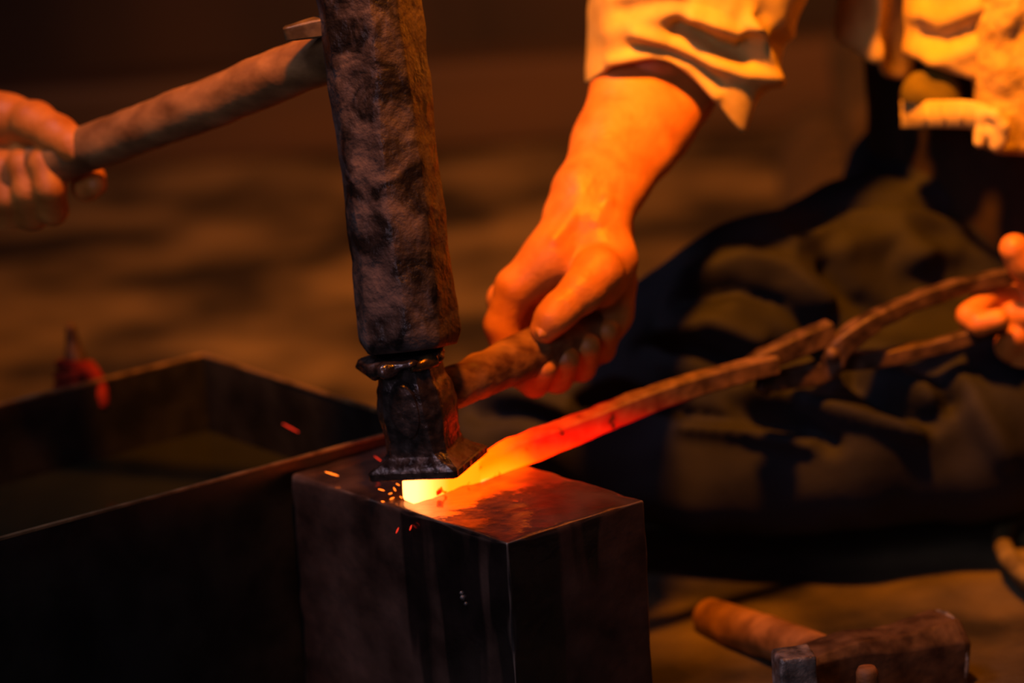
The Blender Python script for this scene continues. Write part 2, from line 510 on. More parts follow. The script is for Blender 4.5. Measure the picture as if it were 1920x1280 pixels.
heat = np.interp(px_, [760, 782, 812, 870, 940, 980, 1008, 1050, 1120, 1180, 1260, 1340], [1, .99, .94, .90, .84, .75, .63, .57, .49, .36, .20, 0])
# the upper side of the neck cools first
heat -= np.where((px_ > 900), .07, 0) * np.clip((pv[:, 2] - np.interp(px_, proj(np.array([q[:] for q in hot_path]))[:, 0], [q.z for q in hot_path])) / .006, -1, 1)
at_ = me.attributes.new('glow_level', 'FLOAT', 'POINT'); at_.data.foreach_set('value', np.clip(heat, 0, 1).astype(np.float32))
bar = link('steel_bar', me, 'hot', smooth=False)
tag(bar, 'square steel bar glowing white-yellow to red, its tip flat on the anvil block', 'steel bar')

# ------------------------------------------------------------------ flatter (set hammer)
FT, FW, FD, FH = -6.49, .0666, .0543, .0810
pc = Vector((-.0226, -.0077, .1785))
axz = Vector((math.sin(math.radians(FT)), .0046, math.cos(math.radians(FT)))).normalized()
Rm = frame_from(axz, (math.cos(math.radians(-23.85)), math.sin(math.radians(-23.85)), 0))
flat = empty('flatter', pc); tag(flat, 'oily black flatter held upright on the glowing bar, under the sledgehammer', 'flatter')


def fl_pt(x, y, z): return pc + Rm @ Vector((x, y, z))


# square face plate, sloping shoulders, waist, faceted eye block, struck end
prof = [(0, .0322, .0262, .002), (.0008, .0333, .0271, .002), (.0052, .0333, .0271, .002), (.0066, .0322, .0261, .003), (.0070, .0316, .0256, .003), (.0100, .0272, .0232, .004), (.0128, .0246, .0222, .005), (.0142, .0232, .0210, .006)]
prof += [tuple(q) for q in spine([(.0158, .0226, .0206, .0066), (.0200, .0222, .0202, .0070), (.0260, .0222, .0202, .0076), (.0310, .0227, .0207, .0082), (.0360, .0234, .0215, .0088), (.0430, .0238, .0222, .0092), (.0510, .0235, .0218, .0092),
                                  (.0590, .0220, .0206, .0086), (.0660, .0198, .0188, .0076), (FH, .0186, .0180, .0070)], 44)]
rings = []
for z, hx, hy, c in prof:
    rg_ = []
    for v in chamfer_ring(hx, hy, c, sub=5):
        q = Vector((v.x, v.y, z)); am = .0003 if z < .0145 else .0006
        q += Vector((v.x, v.y, 0)).normalized() * am * (nz(q, 60, 2) + .8 * nz(q, 170, 4) + .5 * nz(q, 330, 6))
        rg_.append(pc + Rm @ q)
    rings.append(rg_)
head = link('head', loft(rings), 'flatter', flat, sharp=22)
# raised cheek boss round the eye
cb = [[pc + Rm @ Vector((x * s, -.0224 - d + .0006 * nz((x, z, s), 300), z0 + z * s)) for x, z in
       [(.0105 * math.cos(a) + .001, .0185 * math.sin(a)) for a in np.linspace(0, 2 * math.pi, 29)[:-1]]] for s, d, z0 in ((1.12, -.003, .047), (1.0, .0006, .047), (.72, .0014, .047), (.3, .0014, .047))]
link('eye_boss', loft(cb), 'flatter', flat, sharp=30)
# mushroomed struck end: torn lips of metal folded outwards
rings = []
NB = 72
lip = lambda a: .0190 + .0035 * nz((math.cos(a) * 1.5, math.sin(a) * 1.5, .3), 1, 4) + .006 * max(0, nz((math.cos(a), math.sin(a), 0), 2.6, 8))
drop = lambda a: .003 + .007 * max(0, nz((math.cos(a), math.sin(a), 1), 2.3, 1) + .25)
for t, kr, kz in ((0, .82, .0), (0, 1.0, .001), (.5, 1.18, -.0005), (1, 1.24, -.55), (1, 1.14, -.9), (.8, 1.02, -.55), (0, .84, -.0045)):
    ring = []
    for j in range(NB):
        a = j / NB * 2 * math.pi; L_ = lip(a)
        left = .5 + .5 * math.cos(a - math.radians(205))
        rr = L_ * (kr + (kr - .8) * .95 * left ** 3)
        z = FH + (kz if abs(kz) < .01 else kz * (drop(a) * (1 + .9 * left)))
        ring.append(fl_pt(rr * math.cos(a), rr * math.sin(a), z + .0012 * nz((rr * math.cos(a) * 90, rr * math.sin(a) * 90, t), 1)))
    rings.append(ring)
bl_ = link('mushroomed_rim', loft(rings), 'flatter', flat); bl_['label'] = 'torn, mushroomed struck end of the flatter'
c0, c1 = at(768, 688, pc.y - .021), at(820, 674, pc.y - .014)
me = sweep([c0, c0.lerp(c1, .35), c0.lerp(c1, .7), c1], [(.0040, .0038), (.0047, .0046), (.0048, .0048), (.0040, .0042)], n=22, seg=14, dn=.0008, ds=260)
cu = link('rolled_burr', me, 'burr', flat); cu['label'] = 'shiny rolled curl of metal'
# charred handle, from the eye to the right fist
h0 = at(812, 742, pc.y + .014); h1 = at(1150, 597, pc.y + .142)
HP = [h0.lerp(h1, t) for t in np.linspace(0, 1.0, 9)]
me = sweep(HP, [(.0120, .0140), (.0128, .0150), (.0135, .0155), (.0140, .0165), (.0145, .0172), (.0145, .0170), (.0140, .0165), (.0138, .0160), (.0125, .0145)], n=70, seg=22, dn=.0022, ds=45, seed=3)
hd = link('handle', me, 'handle', flat); hd['label'] = 'charred wooden handle'

# ------------------------------------------------------------------ sledgehammer
sb = at(772, 654, -.004); st = at(672, -170, .055)
az = (st - sb).normalized(); SL = (st - sb).length
Rs = frame_from(az, (math.cos(math.radians(28)), -math.sin(math.radians(28)), 0))
sledge = empty('sledgehammer', sb); tag(sledge, 'long octagonal sledgehammer with wooden handle, its face resting on the flatter', 'sledgehammer')
rings = []
for z in list(np.linspace(0, .012, 6)) + list(np.linspace(.02, SL, 60)):
    t = z / SL
    hx = .0312 - .0010 * t; hy = .0305; c = .0150 + .003 * math.sin(t * 5)
    k = 1 - .14 * max(0, 1 - z / .010) ** 1.6
    dome = 0
    ring = []
    for v in chamfer_ring(hx * k, hy * k, c * k, sub=5):
        q = Vector((v.x, v.y, z - .0))
        q += Vector((v.x, v.y, 0)).normalized() * (.0013 * nz(q, 38, 1) + .0007 * nz(q, 110, 6))
        ring.append(sb + Rs @ q)
    rings.append(ring)
link('head', loft(rings), 'sledge', sledge)
s0 = at(700, 74, .040); s1 = at(-60, 365, .245)
HS = [s0.lerp(s1, t) for t in np.linspace(0, 1, 9)]
me = sweep(HS, [(.0150, .0175), (.0155, .0180), (.0158, .0182), (.0155, .0178), (.0155, .0175), (.0155, .0172), (.0155, .0170), (.0155, .0170), (.0150, .0165)], n=80, seg=22, dn=.0016, ds=28, seed=9)
link('handle', me, 'wood', sledge)
w0 = at(535, 63, .045); w1 = at(660, 38, .042)
me = sweep([w0, w0.lerp(w1, .5), w1], [(.0060, .0048), (.0075, .0062), (.0075, .0065)], n=14, shape='square', dn=.0006)
wd = link('wedge', me, 'rim', sledge); wd['label'] = 'wedge driven in beside the handle'

# ------------------------------------------------------------------ tongs
tongs = empty('tongs', at(1560, 672, .17)); tag(tongs, 'rusty iron tongs gripping the dark end of the bar', 'tongs')
Y0 = hot_path[9].y


def arm(path, sizes, n=70):
    return sweep([at(*p) for p in path], sizes, n=n, shape='square', dn=.0010, ds=60)


# jaw lying over the bar, ending in an upturned stub, and its rein
up_j = [(1392, 696, .172), (1440, 671, .178), (1500, 645, .188), (1558, 620, .198)]
link('jaw', arm(up_j, [(.006, .0060), (.0068, .0078), (.007, .0082), (.0072, .0084)], n=30), 'tong', tongs, sharp=40)
lo_j = [(1428, 735, .178), (1440, 716, .182), (1490, 708, .192), (1540, 694, .197), (1572, 668, .198)]
link('jaw', arm(lo_j, [(.004, .005), (.0055, .0070), (.006, .0074), (.0072, .0085), (.0080, .0095)], n=40), 'tong', tongs, sharp=40)
r1_ = [(1548, 700, .196), (1566, 672, .194), (1590, 636, .194), (1650, 596, .203), (1730, 560, .220), (1820, 533, .235), (1920, 512, .25), (2060, 490, .26)]
link('rein', arm(r1_, [(.006, .007), (.0080, .0090), (.0076, .0080), (.0066, .0066), (.006, .006), (.0058, .0058), (.0056, .0056), (.0052, .0052)], n=70), 'tong', tongs, sharp=40)
r2_ = [(1520, 650, .204), (1552, 664, .206), (1600, 674, .208), (1670, 668, .210), (1760, 648, .216), (1880, 610, .228), (2020, 575, .245)]
link('rein', arm(r2_, [(.005, .006), (.007, .008), (.0066, .007), (.006, .006), (.0056, .0056), (.0054, .0054), (.005, .005)], n=60), 'tong', tongs, sharp=40)
rc = at(1562, 668, .182)
me = sweep([rc, rc + Vector((0, .035, .003))], [(.006, .006), (.006, .006)], n=6, seg=12); link('rivet', me, 'tong', tongs)


# ------------------------------------------------------------------ the smith
smith_mesh = []


def A(px, py, Y, r): return (np.array(at(px, py, Y)), r)


g = SDF(at(880, 760, .02) - Vector((0, .03, .03)), at(1380, -60, .36) + Vector((.02, 0, .02)), .0017)
# forearm
g.chain([A(1245, 20, .285, .031), A(1192, 150, .252, .0295), A(1144, 270, .207, .0255), A(1096, 365, .160, .0215), A(1080, 420, .142, .0190)], .012)
g.chain([A(1285, 20, .295, .034), A(1258, 150, .262, .0335), A(1215, 240, .225, .0285), A(1150, 350, .170, .0195), A(1120, 420, .142, .0175)], .014)
g.chain([A(1292, 190, .24, .016), A(1226, 290, .20, .012), A(1150, 400, .145, .0095)], .010)
g.cone(at(1046, 402, .150), at(1052, 398, .150), .0085, .0085, .012)
# carpus and back of the hand
g.chain([A(1085, 425, .142, .0205), A(1040, 480, .128, .0195), A(968, 540, .122, .0150)], .012)
g.chain([A(1100, 430, .155, .0205), A(1040, 500, .150, .0185), A(950, 562, .148, .0135)], .012)
g.chain([A(1115, 435, .160, .0205), A(1070, 530, .168, .0180), A(985, 600, .170, .0140)], .010)
g.chain([A(1130, 440, .160, .0205), A(1110, 550, .175, .0170), A(1050, 625, .180, .0130)], .010)
g.chain([A(1128, 430, .138, .0200), A(1138, 490, .122, .0195), A(1120, 530, .108, .0180)], .010)
g.chain([A(1130, 450, .150, .0180), A(1145, 530, .140, .0165), A(1142, 585, .128, .0155), A(1120, 640, .125, .0130)], .010)
g.chain([A(1100, 560, .150, .022), A(1080, 620, .150, .020)], .01)
# thumb over the near side of the handle
g.chain([A(1122, 510, .100, .0180), A(1092, 545, .086, .0152), A(1050, 582, .074, .0128), A(1034, 598, .071, .0118), A(1020, 618, .070, .0098)], .004)
# fingers wrapped round the handle, tips coming up on the near side
hb = lambda t: h0.lerp(h1, t)
g.chain([A(966, 538, .122, .0140), A(940, 610, .120, .0122), A(962, 690, .115, .0112), A(1002, 716, .095, .0105), A(1020, 688, .074, .0094)], .0035)
g.chain([A(948, 562, .150, .0132), A(958, 650, .150, .0118), A(1010, 705, .128, .0112), A(1045, 708, .104, .0105), A(1062, 672, .084, .0094)], .0035)
g.chain([A(985, 600, .172, .0130), A(1020, 670, .168, .0116), A(1062, 690, .140, .0108), A(1090, 688, .116, .0100), A(1102, 648, .096, .0092)], .0035)
g.chain([A(1050, 625, .185, .0120), A(1075, 660, .178, .0105), A(1105, 665, .150, .0098), A(1128, 655, .128, .0092), A(1138, 620, .110, .0085)], .0035)
# knuckle creases, tendons and veins
g.cone(at(1004, 563, .094), at(1066, 520, .094), .0022, .0022, .004, cut=True)
g.cone(at(1066, 520, .094), at(1115, 508, .09), .0018, .0010, .004, cut=True)
for (a, b_) in (((1010, 595, .058), (1030, 612, .055)), ((1046, 572, .060), (1062, 596, .058)), ((1054, 566, .062), (1070, 590, .060))):
    g.cone(at(*a), at(*b_), .0012, .0012, .003, cut=True)
for pts in ([(1120, 300, .166), (1136, 340, .150), (1138, 380, .132), (1120, 420, .122)], [(1085, 340, .145), (1095, 375, .137), (1072, 410, .124), (1040, 450, .113)]):
    g.chain([(np.array(at(*q)), .0028) for q in pts], .005)
V1, F1 = g.verts()

gl = SDF(at(1790, 720, .13) - Vector((0, .02, .02)), at(2200, 380, .36) + Vector((.02, 0, .02)), .0025)
# left hand round the tong reins, mostly outside the picture
gl.chain([A(2190, 520, .33, .032), A(2110, 545, .28, .028), A(2040, 555, .26, .024)], .012)
gl.chain([A(2050, 540, .262, .024), A(1985, 540, .262, .022), A(1965, 590, .262, .021)], .014)
gl.chain([A(2040, 590, .262, .022), A(1975, 630, .268, .019)], .014)
gl.chain([A(1990, 535, .235, .018), A(1945, 515, .220, .0155), A(1922, 490, .214, .0135), A(1902, 466, .210, .0112)], .005)
gl.chain([A(1975, 560, .275, .0135), A(1905, 552, .268, .0105), A(1848, 558, .246, .0096), A(1818, 592, .226, .0096), A(1836, 606, .214, .0088), A(1872, 598, .210, .0080)], .003)
gl.chain([A(1970, 600, .275, .0135), A(1925, 620, .272, .0112), A(1898, 610, .250, .0105), A(1900, 590, .232, .0095), A(1935, 592, .220, .0090)], .003)
gl.chain([A(1985, 635, .272, .0140), A(1935, 665, .262, .0125), A(1896, 648, .240, .0120), A(1910, 628, .226, .0100)], .003)
gl.chain([A(2000, 660, .268, .0130), A(1950, 690, .256, .0118), A(1925, 678, .238, .0105), A(1945, 655, .226, .0095)], .003)
V2, F2 = gl.verts()

# trunk, head, upper arms and legs (mostly under clothes)
BX, BY = .47, .50
gb = SDF((.0, .12, .0), (.85, .80, 1.12), .008)
gb.chain([((BX, BY, .17), .10), ((BX, BY, .35), .105), ((BX, BY - .02, .58), .135), ((BX, BY - .03, .66), .11)], .05)
gb.cone((BX - .15, BY - .03, .68), (BX + .15, BY - .03, .68), .06, .06, .05)
gb.cone((BX, BY - .04, .72), (BX - .02, BY - .07, .82), .052, .05, .02)
gb.ell((BX - .03, BY - .09, .93), (.078, .098, .115), .02)
gb.ell((BX - .04, BY - .135, .87), (.052, .055, .06), .02)
gb.cone((BX - .045, BY - .185, .935), (BX - .05, BY - .20, .905), .009, .014, .008)
for s in (-1, 1):
    gb.ell((BX - .03 + s * .078, BY - .075, .92), (.012, .022, .032), .006)
    gb.ell((BX - .045 + s * .034, BY - .195, .94), (.016, .014, .010), .008, cut=True)
    gb.ell((BX - .043 + s * .034, BY - .172, .94), (.012, .012, .010), .003)
gb.cone((BX - .065, BY - .193, .862), (BX - .03, BY - .193, .862), .004, .004, .006, cut=True)
gb.chain([((BX - .19, BY - .04, .67), .055), (np.array(at(1240, -30, .30)), .042), (np.array(at(1225, 120, .255)), .036)], .02)
gb.chain([((BX + .19, BY - .04, .67), .055), ((BX + .24, BY - .08, .42), .044), (np.array(at(2180, 520, .33)), .030)], .02)
gb.chain([((BX - .07, BY, .15), .075), (np.array(at(1430, 560, .33)), .035), (np.array(at(1180, 720, .33)), .032), (np.array(at(990, 820, .32)), .025)], .03)
gb.chain([((BX + .08, BY, .14), .075), (np.array(at(1960, 750, .38)), .045), (np.array(at(1620, 835, .28)), .035), (np.array(at(1440, 860, .29)), .028)], .03)
V3, F3 = gb.verts()
VV = np.concatenate([V1, V2, V3]); FF = np.concatenate([F1, F2 + len(V1), F3 + len(V1) + len(V2)])
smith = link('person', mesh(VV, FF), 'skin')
tag(smith, 'person in tan jacket and dark trousers seated by the anvil, holding flatter and tongs', 'person')
# nail of the right thumb and of the left thumb
def nail(c, along, nrm, l, w_):
    a = Vector(along).normalized(); n = Vector(nrm); n = (n - a * n.dot(a)).normalized(); s = a.cross(n)
    rg = []
    for i in range(7):
        t = i / 6 * 2 - 1; ww = w_ * math.sqrt(max(0, 1 - (abs(t) ** 3))) + .0004
        rg.append([Vector(c) + a * l * t + s * ww * k + n * (.0012 - .0022 * k * k) for k in np.linspace(-1, 1, 7)] +
                  [Vector(c) + a * l * t + s * ww * k + n * (-.0012 - .0022 * k * k) for k in np.linspace(1, -1, 7)])
    return loft(rg)
M['nail'] = mat('thumb_nail', (.48, .19, .04), (.56, .23, .05), (.35, .45), scale=60, bump=.1)
link('thumbnail', nail(at(1020, 618, .0612), at(1020, 618, .07) - at(1046, 584, .074), (-.25, -1, -.1), .0062, .0050), 'nail', smith)

gh = SDF((BX - .16, BY - .24, .80), (BX + .10, BY + .06, 1.10), .005)
gh.ell((BX - .028, BY - .078, .945), (.086, .100, .118), .01); gh.ell((BX - .045, BY - .19, .90), (.07, .07, .085), .012, cut=True)
gh.cone((BX - .2, BY - .1, .83), (BX + .2, BY - .1, .83), .045, .045, .01, cut=True)
Vh, Fh = gh.verts(); link('hair', mesh(Vh, Fh), 'hair', smith)

# trousers: broad charcoal work trousers, one knee up, the other leg folded on the floor
gt = SDF((-.08, .02, -.01), (.95, .75, .42), .0048)
gt.chain([((BX - .05, BY, .16), .115), (np.array(at(1620, 505, .40)), .066), (np.array(at(1450, 540, .32)), .050), (np.array(at(1320, 600, .29)), .044)], .04)
gt.chain([(np.array(at(1400, 570, .30)), .050), (np.array(at(1210, 690, .31)), .050), (np.array(at(1060, 780, .31)), .047), (np.array(at(930, 832, .31)), .040)], .03)
gt.chain([((BX + .10, BY - .02, .15), .105), (np.array(at(1970, 730, .37)), .072), (np.array(at(1830, 800, .28)), .062), (np.array(at(1600, 825, .26)), .058), (np.array(at(1420, 850, .27)), .050), (np.array(at(1300, 865, .29)), .042), (np.array(at(1170, 872, .30)), .036)], .04)
gt.ell((BX, BY, .19), (.150, .120, .115), .05); gt.ell((BX, BY, .24), (.150, .128, .075), .03)
gt.chain([(np.array(at(1500, 650, .35)), .060), (np.array(at(1750, 640, .40)), .070)], .05)
V, F = gt.verts(); N = normals(V, F)
tro = [(.012, 22, [(1490, 455), (1580, 400), (1700, 398), (1790, 430)]), (-.012, 16, [(1500, 432), (1590, 385), (1720, 388), (1800, 405)]),
       (.012, 26, [(1590, 460), (1680, 440), (1720, 480)]), (-.014, 22, [(1560, 500), (1600, 560), (1660, 600)]), (.010, 24, [(1700, 490), (1800, 470), (1880, 500)]),
       (.010, 22, [(1300, 520), (1400, 480), (1480, 500), (1540, 560)]), (-.011, 18, [(1270, 560), (1380, 540), (1470, 570), (1520, 620)]),
       (.010, 20, [(1240, 620), (1330, 600), (1420, 630)]), (-.010, 18, [(1200, 650), (1300, 660), (1380, 690)]),
       (.016, 20, [(1420, 740), (1520, 760), (1640, 790), (1720, 810)]), (-.014, 18, [(1380, 760), (1480, 790), (1560, 830)]), (.014, 20, [(1640, 690), (1720, 730), (1760, 770)]),
       (-.016, 20, [(1600, 700), (1660, 750), (1740, 790), (1790, 750)]), (.012, 26, [(1800, 720), (1840, 780), (1880, 850)]), (.012, 16, [(1290, 800), (1400, 810), (1520, 830)]),
       (-.012, 14, [(1280, 780), (1400, 785), (1480, 800)]), (.010, 20, [(900, 735), (1000, 740), (1060, 770)]), (-.012, 18, [(890, 775), (960, 770), (1040, 790)]), (.009, 16, [(1080, 730), (1160, 700), (1230, 720)]),
       (-.010, 15, [(1090, 760), (1180, 740), (1260, 760)])]
V = folds(V, N, tro)
rn_ = np.array([.006 * (noise.noise(Vector(p * 14)) + .5 * noise.noise(Vector(p * 33))) for p in V]); V = V + N * rn_[:, None]
V[:, 2] = np.maximum(V[:, 2], .002)
tr_o = link('trousers', mesh(V, F), 'trousers', smith); tr_o['label'] = 'charcoal cloth trousers with deep folds'


def cloth(rings, closed=True, fold=None, wob=.0, seed=0):
    V = np.array([[list(p) for p in r] for r in rings]); nr, nc = V.shape[:2]
    V = V.reshape(-1, 3); F = []
    for i in range(nr - 1):
        for j in range(nc if closed else nc - 1):
            a = i * nc + j; b_ = i * nc + (j + 1) % nc; F.append((a, b_, b_ + nc, a + nc))
    F = np.array(F); N = normals(V, F)
    if np.mean(N @ _f * (V[:, 1] < np.median(V[:, 1]))) > 0: F = F[:, ::-1]; N = -N
    if fold: V = folds(V, N, fold)
    if wob:
        V = V + N * np.array([wob * (noise.noise(Vector(p * 16) + Vector((seed, 0, 0))) + .4 * noise.noise(Vector(p * 40))) for p in V])[:, None]
    return mesh(V, F)


def thick(o, t):
    md = o.modifiers.new('cloth_thickness', 'SOLIDIFY'); md.thickness = t; md.offset = -1
    return o


def ring(pts, n):
    P = pts + [pts[0], pts[1], pts[2]]; P = [pts[-1]] + P
    Q = [np.array(at(*p)) for p in P]; out = []; m_ = len(pts)
    for k in range(n):
        t = k / n * m_; i = int(t); t -= i; a, b_, c, d = Q[i:i + 4]
        out.append(.5 * (2 * b_ + (c - a) * t + (2 * a - 5 * b_ + 4 * c - d) * t * t + (3 * b_ - a - 3 * c + d) * t ** 3))
    return np.array(out)


hem = ring([(1100, 156, .250), (1142, 128, .220), (1240, 108, .213), (1300, 145, .211), (1345, 195, .208), (1394, 248, .214), (1408, 205, .245), (1440, 150, .29), (1400, 110, .335), (1290, 90, .345), (1165, 105, .33), (1106, 145, .30)], 180)
mid = ring([(1104, 20, .29), (1140, 0, .232), (1240, -10, .205), (1310, 5, .200), (1380, 30, .205), (1450, 70, .222), (1485, 45, .265), (1505, 5, .31), (1450, -20, .36), (1310, -30, .375), (1175, -25, .36), (1110, 5, .325)], 180)
top = ring([(1135, -380, .33), (1190, -400, .29), (1300, -420, .26), (1420, -430, .25), (1560, -420, .26), (1690, -400, .31), (1720, -400, .37), (1700, -420, .43), (1600, -430, .47), (1440, -440, .47), (1300, -440, .45), (1190, -400, .39)], 180)
rows = []
for t in np.linspace(0, 1, 26): rows.append(hem * (1 - t) + mid * t)
for t in np.linspace(0, 1, 24)[1:]: rows.append(mid * (1 - t) + top * t)
shc = np.array((BX - .135, BY - .03, .675)); sh_r = []
for p in top:
    d = p - top.mean(0); d[2] *= .5; d /= np.linalg.norm(d); sh_r.append(shc + d * .088)
sh_r = np.array(sh_r)
for t in np.linspace(0, 1, 14)[1:]: rows.append(top * (1 - t) + sh_r * t)
slf = [(-.013, 20, [(1270, 56), (1340, 88), (1392, 102), (1410, 80)]), (.007, 17, [(1200, 64), (1270, 84), (1340, 118), (1400, 138), (1436, 142)]),
       (-.004, 11, [(1190, 86), (1250, 90), (1300, 114), (1350, 154)]), (.004, 13, [(1150, 116), (1220, 100), (1290, 126), (1340, 180)]),
       (.009, 15, [(1412, 40), (1430, 80), (1440, 120), (1438, 145)]), (-.009, 14, [(1425, 30), (1450, 60), (1462, 82)]), (.007, 16, [(1300, 30), (1380, 62), (1420, 52), (1470, 62)]),
       (.003, 24, [(1150, 60), (1200, 30), (1300, 20)]), (-.004, 18, [(1170, 20), (1250, 5), (1350, 12)])]
sl = cloth(rows, fold=slf, wob=.0025, seed=3)

# jacket body: shell round the trunk; front edges hang open in separate panels
def trunk_pt(a, z, k=1.0):
    """around the trunk: a = 0 faces the anvil side (towards -y and -x)"""
    w0_, d0_ = np.interp(z, [.16, .30, .42, .58, .68, .74], [.165, .150, .150, .175, .170, .085]), np.interp(z, [.16, .3, .45, .6, .74], [.135, .125, .125, .13, .075])
    ang = math.radians(-112) + a
    return np.array((BX + w0_ * k * math.cos(ang), BY - .02 + d0_ * k * math.sin(ang), z))


rows = []
for z in np.linspace(.37, .745, 40):
    rows.append([trunk_pt(a, z, 1.04) for a in np.linspace(math.radians(6), math.radians(350), 130)])
jb = cloth(rows, closed=False, wob=.004, seed=1)
gj = SDF((BX - .30, BY - .25, .36), (BX + .30, BY + .20, .82), .007)
gj.chain([((BX, BY - .02, .55), .150), ((BX, BY - .03, .62), .150), ((BX, BY - .03, .69), .115)], .05); gj.cone((BX - .15, BY - .03, .70), (BX + .15, BY - .03, .70), .070, .070, .05)
gj.ell((BX - .02, BY - .17, .76), (.05, .07, .10), .015, cut=True)
V, F = gj.verts(); V = V + normals(V, F) * np.array([.004 * noise.noise(Vector(p * 15)) for p in V])[:, None]
n0 = len(jb.vertices); jv = [v.co[:] for v in jb.vertices] + [tuple(p) for p in V]; jf = [tuple(p.vertices) for p in jb.polygons] + [tuple(q + n0) for q in F]
jacket = link('jacket', mesh(jv, jf), 'jacket', smith); thick(jacket, .003); jacket['label'] = 'tan cotton work jacket'
rows = [[trunk_pt(a, z, .94) for a in np.linspace(0, 2 * math.pi, 91)[:-1]] for z in np.linspace(.20, .70, 40)]
us = link('undershirt', cloth(rows, wob=.003, seed=4), 'shirt', smith); thick(us, .002); us['label'] = 'dark shirt under the open jacket'
so = link('sleeve', sl, 'jacket', jacket); thick(so, .0035)
# left sleeve
lp = [(BX + .17, BY - .04, .69), (BX + .23, BY - .06, .56), (BX + .25, BY - .08, .42), (BX + .22, BY - .12, .34)]
lp = [Vector(p) for p in lp]
rows = []
for q in spine([tuple(p) + (r_,) for p, r_ in zip(lp, (.085, .08, .075, .072))], 26):
    rows.append([q[:3] + np.array((math.cos(a) * q[3], math.sin(a) * q[3], .3 * math.cos(a) * q[3])) for a in np.linspace(0, 2 * math.pi, 61)[:-1]])
so2 = link('sleeve', cloth(rows, wob=.006, seed=6), 'jacket', jacket); thick(so2, .003)


def panel(cols, n=50):
    """hanging panel: cols = [(px, bottom py, Y)], reaching up out of the picture"""
    rows = []
    xs = np.linspace(0, len(cols) - 1, n)
    C = np.array(cols, float)
    for t in np.linspace(0, 1, 40):
        r_ = []
        for x in xs:
            px, py, Y = [np.interp(x, range(len(cols)), C[:, k]) for k in range(3)]
            r_.append(np.array(at(px + t * 30, py * (1 - t) - 420 * t, Y + .02 * t)))
        rows.append(r_)
    return rows


pn1 = cloth(panel([(1566, 40, .405), (1582, 78, .372), (1610, 100, .352), (1642, 118, .340), (1672, 140, .352), (1700, 150, .375), (1712, 140, .39)]), closed=False,
            fold=[(-0.0084, 24, [(1600, -60), (1620, 20), (1640, 50)]), (0.0072, 18, [(1645, -80), (1646, 20), (1640, 110)]), (-0.0072, 20, [(1672, -60), (1672, 40), (1680, 130)]), (0.0048, 22, [(1580, 80), (1610, 60), (1640, 40)])], wob=.003, seed=2)
o_ = link('front_panel', pn1, 'jacket', jacket); thick(o_, .003)
pn2 = cloth(panel([(1698, 104, .352), (1712, 108, .330), (1750, 124, .318), (1790, 140, .312), (1826, 150, .312), (1850, 150, .318)]), closed=False,
            fold=[(0.0072, 18, [(1730, 30), (1760, 48), (1830, 20)]), (-0.0084, 22, [(1730, 60), (1780, 70), (1830, 50)]), (0.0060, 18, [(1750, 118), (1790, 100), (1830, 84)]), (0.0036, 12, [(1706, -60), (1704, 100)])], wob=.0025, seed=8)
o_ = link('front_panel', pn2, 'jacket', jacket); thick(o_, .003)
pn3 = cloth(panel([(1820, 240, .318), (1830, 270, .305), (1870, 288, .300), (1930, 292, .300), (2000, 292, .306), (2080, 280, .33)]), closed=False,
            fold=[(0.0048, 20, [(1880, 60), (1900, 30), (1920, 10)]), (-0.0048, 18, [(1870, 80), (1910, 70)]), (0.0048, 22, [(1870, 130), (1880, 160)]), (-0.0036, 18, [(1850, 180), (1920, 180)]), (0.0036, 20, [(1850, 220), (1900, 230)])], wob=.004, seed=5)
o_ = link('towelling_front', pn3, 'terry', jacket); thick(o_, .005); o_['label'] = 'nubby towelling strip down the jacket front'

# sash with its knot, and a mustard cloth tucked above it
pts = [(1688, 214, .352), (1720, 214, .325), (1770, 213, .305), (1815, 214, .293), (1850, 222, .287)]
rows = []
for q in spine([tuple(at(*p)) for p in pts], 60):
    k = len(rows); pl_ = .0016 * math.sin(k * 1.25) + .001 * math.sin(k * .6)
    rows.append([q + np.array((0, -.006 * math.cos(v * 1.4) + pl_ * (1 - abs(v)), .0105 * v)) for v in np.linspace(-1, 1, 16)])
o_ = link('sash', cloth(rows, closed=False, wob=.0012), 'belt', smith); thick(o_, .004); o_['label'] = 'pale pleated cloth sash'
gk = SDF(at(1800, 310, .24), at(1920, 170, .31) + Vector((0, 0, .02)), .0022)
gk.ell(at(1846, 218, .280), (.0085, .008, .008), .003)
gk.chain([A(1850, 222, .279, .0042), A(1862, 246, .274, .0050), A(1868, 272, .272, .0055)], .002); gk.chain([A(1844, 222, .279, .0038), A(1838, 246, .277, .0042), A(1836, 266, .276, .0046)], .002)
gk.chain([A(1848, 212, .276, .0044), A(1866, 216, .270, .0048), A(1880, 236, .270, .0058), A(1876, 262, .272, .0056), A(1858, 250, .272, .0036)], .002)
V, F = gk.verts(); kn = link('knot', mesh(V, F), 'belt', o_)
gy = SDF(at(1680, 220, .28), at(1840, 110, .40) + Vector((0, 0, .02)), .003)
gy.ell(at(1745, 172, .335), (.022, .020, .018), .006); gy.cone(at(1720, 185, .34), at(1770, 190, .33), .010, .012, .008); gy.cone(at(1722, 150, .325), at(1765, 175, .312), .0025, .0025, .006, cut=True)
V, F = gy.verts(); o_ = link('tucked_cloth', mesh(V, F), 'yellow', smith); o_['label'] = 'mustard cloth tucked in at the waist'

